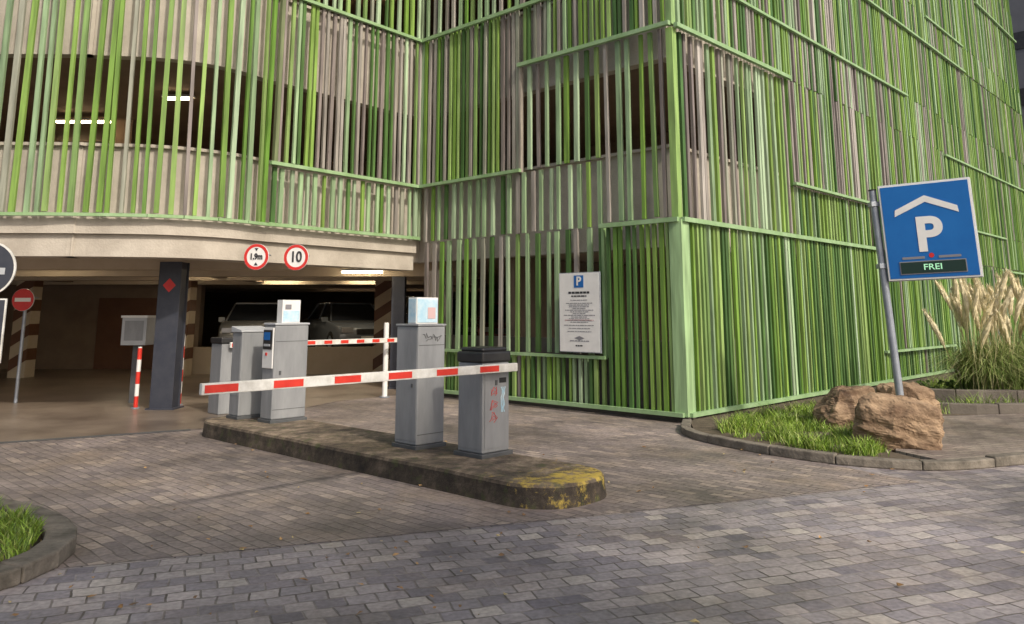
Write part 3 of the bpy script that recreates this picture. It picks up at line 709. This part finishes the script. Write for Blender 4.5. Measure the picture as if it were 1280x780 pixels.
def pampas(x,y,z,nl,npl,H0,sp=.3):
    m=MB()
    for i in range(nl):
        a=random.uniform(0,6.283); Lh=random.uniform(.6,1.15)*H0; out=random.uniform(.35,1.15)*H0*.8
        c=random.choice([(.17,.25,.05),(.25,.34,.09),(.36,.40,.16),(.12,.18,.04),(.42,.40,.2)]); wd=.008
        bx,by=x+random.uniform(-sp,sp),y+random.uniform(-sp,sp); pv=None
        sx,sy=-math.sin(a)*wd,math.cos(a)*wd
        for j in range(7):
            t=j/6; rr=out*t**1.4; zz=z+Lh*(1.5*t-1.15*t*t*(.5+out*.45)); w_=1-t*.85
            zz=max(zz,z-.1)
            px_,py_=bx+math.cos(a)*rr,by+math.sin(a)*rr
            cur=((px_-sx*w_,py_-sy*w_,zz),(px_+sx*w_,py_+sy*w_,zz))
            if pv: m.add([pv[0],pv[1],cur[1],cur[0]],[(0,1,2,3)],'leafc',c)
            pv=cur
    for i in range(npl):
        a=6.283*i/npl+random.uniform(-.3,.3); tl=random.uniform(.03,.42); h=H0*random.uniform(1.0,1.55)
        bx,by=x+random.uniform(-sp,sp)*1.3,y+random.uniform(-sp,sp)*1.3
        base=Vector((bx,by,z)); top=Vector((bx+math.cos(a)*tl*h*.8,by+math.sin(a)*tl*h*.8,z+h))
        m.cyl(base,top,.007,'leafc',n=5,col=(.45,.42,.22),cap=False)
        ax=(top-base).normalized(); pl=random.uniform(.5,.68); o=ax.orthogonal().normalized(); o2=ax.cross(o)
        bend=Vector((math.cos(a),math.sin(a),0))*.08
        g0=random.uniform(.85,1.05); col0=(.80*g0,.71*g0,.47*g0)
        nr=7; vs=[]
        for j in range(nr+1):
            t=j/nr; r=.045*math.sin(math.pi*min(1,(1-t)*.88+.08))+.004
            c=top-ax*pl*(1-t)+bend*t*t
            for q in range(7):
                an=q*.8976+j*.3; rr=r*random.uniform(.8,1.2); vs.append(c+(o*math.cos(an)+o2*math.sin(an))*rr)
        m.add(vs,[(j*7+q,j*7+(q+1)%7,(j+1)*7+(q+1)%7,(j+1)*7+q) for j in range(nr) for q in range(7)],'leafc',col0)
        for j in range(300):
            t=random.random(); r=.055*math.sin(math.pi*min(1,(1-t)*.88+.08))
            q=random.uniform(0,6.283); rad=(o*math.cos(q)+o2*math.sin(q))
            p0=top-ax*pl*(1-t)+bend*t*t+rad*r*.6
            p1=p0+rad*random.uniform(.02,.055)+ax*random.uniform(.04,.09)
            sd=rad.cross(ax)*.006
            g=random.uniform(.8,1.1)*g0
            m.add([p0-sd,p0+sd,p1],[(0,1,2)],'leafc',(.84*g,.75*g,.51*g))
    return m.done('pampas_grass')
pampas(8.25,14.30,.15,1700,30,1.40,.34); pampas(9.15,14.6,.15,1400,26,1.38,.36); pampas(10.5,16.2,.2,600,12,1.5)
def shrub(name,c,r,n,cols,lf=.05):
    m=MB()
    for i in range(n):
        d=Vector((random.gauss(0,1),random.gauss(0,1),random.gauss(0,1))).normalized()*random.uniform(.45,1)**.5
        p=Vector((c[0]+d.x*r[0],c[1]+d.y*r[1],max(.03,c[2]+d.z*r[2])))
        if noise.noise(p*2.2)<-.12: continue
        u=Vector((random.gauss(0,1),random.gauss(0,1),random.gauss(0,1))).normalized(); v=u.orthogonal().normalized(); s=lf*random.uniform(.6,1.3)
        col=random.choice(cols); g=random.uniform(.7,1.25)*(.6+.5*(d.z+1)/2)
        m.add([p-u*s,p+v*s*.45,p+u*s,p-v*s*.45],[(0,1,2,3)],'leafc',(col[0]*g,col[1]*g,col[2]*g))
    return m.done(name)
SH=[(.06,.12,.02),(.10,.17,.03),(.13,.2,.05)]
shrub('shrub',(7.5,14.6,.2),(.5,.4,.25),1000,SH); shrub('shrub',(12.8,17.2,.5),(1.6,1.2,.7),4000,SH)
shrub('background',(24,38,2.5),(7,5,4),9000,SH,.22)

def boulder(name,c,r,seed,rot=0,npl=7,pn=4.5,lo=.8,hi=1.05,lam=.06):
    bm=bmesh.new(); bmesh.ops.create_icosphere(bm,subdivisions=6,radius=1)
    pl=[]; rnd=random.Random(seed)
    for i in range(npl):
        d=Vector((rnd.gauss(0,1),rnd.gauss(0,1),rnd.gauss(0,.7))).normalized(); pl.append((d,rnd.uniform(lo,hi)))
    for v in bm.verts:
        p=v.co.normalized(); k=1.0/((abs(p.x)**pn+abs(p.y)**pn+abs(p.z)**pn)**(1/pn))
        for d,h in pl:
            t=p.dot(d)
            if t>.05: k=min(k,h/t)
        q=p*k; S_=Vector((seed,0,0))
        lay=noise.noise(Vector((q.x*.8,q.y*.8,q.z*4+seed)))
        q+=p*(noise.noise(q*1.6+S_)*.12+noise.noise(q*5+S_)*.06+(round(lay*3)/3)*lam+noise.noise(q*17)*.02)
        x,y,z=q.x*r[0],q.y*r[1],q.z*r[2]
        v.co=Vector((x*math.cos(rot)-y*math.sin(rot),x*math.sin(rot)+y*math.cos(rot),z))
    me=bpy.data.meshes.new(name); bm.to_mesh(me); bm.free(); me.materials.append(M['rock'])
    o=bpy.data.objects.new(name,me); sc.collection.objects.link(o); o.location=c; return o
b_=boulder('boulder',(4.50,9.75,.24),(.44,.34,.37),4,rot=-.45); b_.rotation_euler=(.04,.12,0)
b_=boulder('boulder',(4.62,11.45,.27),(.42,.32,.31),9,rot=.05); b_.rotation_euler=(0,-.05,0)
b_=boulder('boulder',(5.55,11.6,.28),(.40,.33,.33),15,rot=.25); b_.rotation_euler=(0,.05,0)

random.seed(21); m=MB()
for i in range(130):
    x=random.uniform(-4,6); y=random.uniform(4.3,11)
    if i%3==0: x=random.uniform(-3,0); y=random.uniform(4.5,7)
    a=random.uniform(0,6.28); s=random.uniform(.012,.032); z=.012
    ca,sa=math.cos(a),math.sin(a); q=[(-1,0),(-.2,.5),(.5,.45),(1,0),(.4,-.5),(-.3,-.4)]
    col=random.choice([(.45,.28,.12),(.32,.18,.07),(.5,.4,.2),(.2,.12,.06)])
    m.add([(x+s*(u*ca-v*sa),y+s*(u*sa+v*ca),z+random.uniform(0,.015)) for u,v in q],[tuple(range(6))],'leafc',col)
m.done('fallen_leaves')

# ---------------------------------------------------------------- parked cars in the garage
def car(loc,yaw,col,suv=0):
    M['paint']=mat('car_paint',col,.25,metal=.3)
    e=empty('parked_car',loc,(0,0,yaw))
    m=MB(); hb=.92+.1*suv
    prof=[(-2.1,.30),(-2.16,.52),(-2.08,.74),(-1.85,.84),(-1.0,hb+.02),(.9,hb+.06),(1.95,hb+.04),(2.1,.75),(2.12,.35),(1.9,.24),(-1.9,.22)]
    xs=[-.90,-.86,-.6,0,.6,.86,.90]; vs=[];k=len(prof)
    for i,x in enumerate(xs):
        sq={0:.93,1:.98,2:1,3:1.0,4:1,5:.98,6:.93}[i]
        for (y,z) in prof: vs.append((x,y*(sq if abs(y)>1.5 else 1),.25+(z-.25)*(sq*.5+.5)))
    fs=[]
    for i in range(6):
        for j in range(k): fs.append((i*k+j,i*k+(j+1)%k,(i+1)*k+(j+1)%k,(i+1)*k+j))
    fs+=[tuple(range(k-1,-1,-1)),tuple(range(6*k,7*k))]
    m.add(vs,fs,'paint'); m.done('body',e,.02,True)
    m=MB(); zt=1.44+.2*suv
    b=[(-.80,-1.0,hb),(.80,-1.0,hb),(.80,1.75,hb+.02),(-.80,1.75,hb+.02)]; t=[(-.60,-.25,zt-.03),(.60,-.25,zt-.03),(.60,1.25,zt-.03),(-.60,1.25,zt-.03)]
    m.add(b+t,[(0,1,5,4),(1,2,6,5),(2,3,7,6),(3,0,4,7),(4,5,6,7)],'glass'); m.done('windows',e)
    m=MB(); m.box((0,0),(1,0),(0,1),-.61,.61,-.28,1.27,zt-.028,zt+.02,'paint')
    for sx in (-1,1):
        m.cyl((sx*.805,-1.0,hb-.01),(sx*.605,-.25,zt),.03,'paint',n=6); m.cyl((sx*.805,1.75,hb),(sx*.605,1.25,zt),.04,'paint',n=6)
        m.cyl((sx*.81,.35,hb-.01),(sx*.61,.4,zt),.03,'paint',n=6)
        m.box((sx*.93,-.75),(1,0),(0,1),-.09,.09,-.06,.06,hb-.02,hb+.12,'paint')
    m.done('roof_and_pillars',e,.01)
    m=MB()
    for sx in (-1,1):
        for y in (-1.35,1.35): m.cyl((sx*.70,y,.32),(sx*.92,y,.32),.32,'tyre',n=24); m.cyl((sx*.915,y,.32),(sx*.925,y,.32),.2,'galv',n=16)
    m.done('wheels',e)
    m=MB()
    for sx in (-1,1): m.box((sx*.64,-2.08),(1,0),(0,1),-.17,.17,-.06,.05,.62,.76,'chrome')
    m.box((0,-2.12),(1,0),(0,1),-.38,.38,-.04,.04,.56,.72,'black'); m.box((0,-2.15),(1,0),(0,1),-.26,.26,-.02,.0,.40,.51,'plate'); m.box((0,-2.1),(1,0),(0,1),-.6,.6,-.05,.04,.27,.36,'black'); m.done('front_details',e,.008)
    return e
car((-5.0,24.9,.42),math.radians(28),(.20,.22,.25)); car((-2.5,25.4,.42),math.radians(22),(.10,.10,.11),1); car((-7.7,24.6,.42),math.radians(15),(.35,.36,.37)); car((-.1,25.6,.42),0,(.1,.02,.02)); car((-5.6,32.5,.42),math.radians(180),(.2,.2,.21))

# tower block beyond
m=MB(); m.box((26,40),R,L,0,14,-10,8,0,38,'towerm')
for z in range(3,38,3): m.box((26,40),R,L,-.05,14.05,-10.05,8.05,z,z+.9,'black')
m.done('tower_block')

# ---------------------------------------------------------------- trees on the street side
def tree(x,y,h,cr,nleaf,seed,cz,nc=15):
    rnd=random.Random(seed); e=empty('street_tree',(x,y,0)); m=MB()
    pts=[Vector((0,0,0)),Vector((.05,.03,h*.2)),Vector((.12,-.05,h*.4)),Vector((.05,.1,h*.6))]
    rad=[.28,.22,.18,.14]
    for i in range(3): m.cyl(pts[i],pts[i+1],rad[i],'bark',rad[i+1],n=12,cap=False)
    clumps=[]
    for i in range(nc):
        d=Vector((rnd.gauss(0,1),rnd.gauss(0,1),rnd.gauss(0,.6))); d=d.normalized()*rnd.uniform(.4,1)
        c=Vector((d.x*cr,d.y*cr,cz+d.z*cr*.4)); clumps.append((c,rnd.uniform(.09,.15)))
        b0=pts[2].lerp(pts[3],rnd.random()); mid=b0.lerp(c,.5)+Vector((0,0,.3))
        m.cyl(b0,mid,.07,'bark',.045,n=6,cap=False); m.cyl(mid,c,.045,'bark',.015,n=6,cap=False)
    m.done('trunk',e)
    m=MB()
    for i in range(nleaf):
        c,s_=rnd.choice(clumps); p=c+Vector((rnd.gauss(0,1),rnd.gauss(0,1),rnd.gauss(0,.7)))*cr*s_
        u=Vector((rnd.gauss(0,1),rnd.gauss(0,1),rnd.gauss(0,.6))).normalized(); v=u.orthogonal().normalized(); s=rnd.uniform(.08,.14)
        col=rnd.choice([(.07,.13,.02),(.1,.17,.03),(.13,.2,.04)])
        m.add([p-u*s,p+v*s*.6,p+u*s,p-v*s*.6],[(0,1,2,3)],'leafc',col)
    m.done('crown',e)
tree(6.0,-3.0,9.5,3.9,5000,2,7.6,9); tree(1.4,-2.9,10,3.9,5000,12,7.8,9)
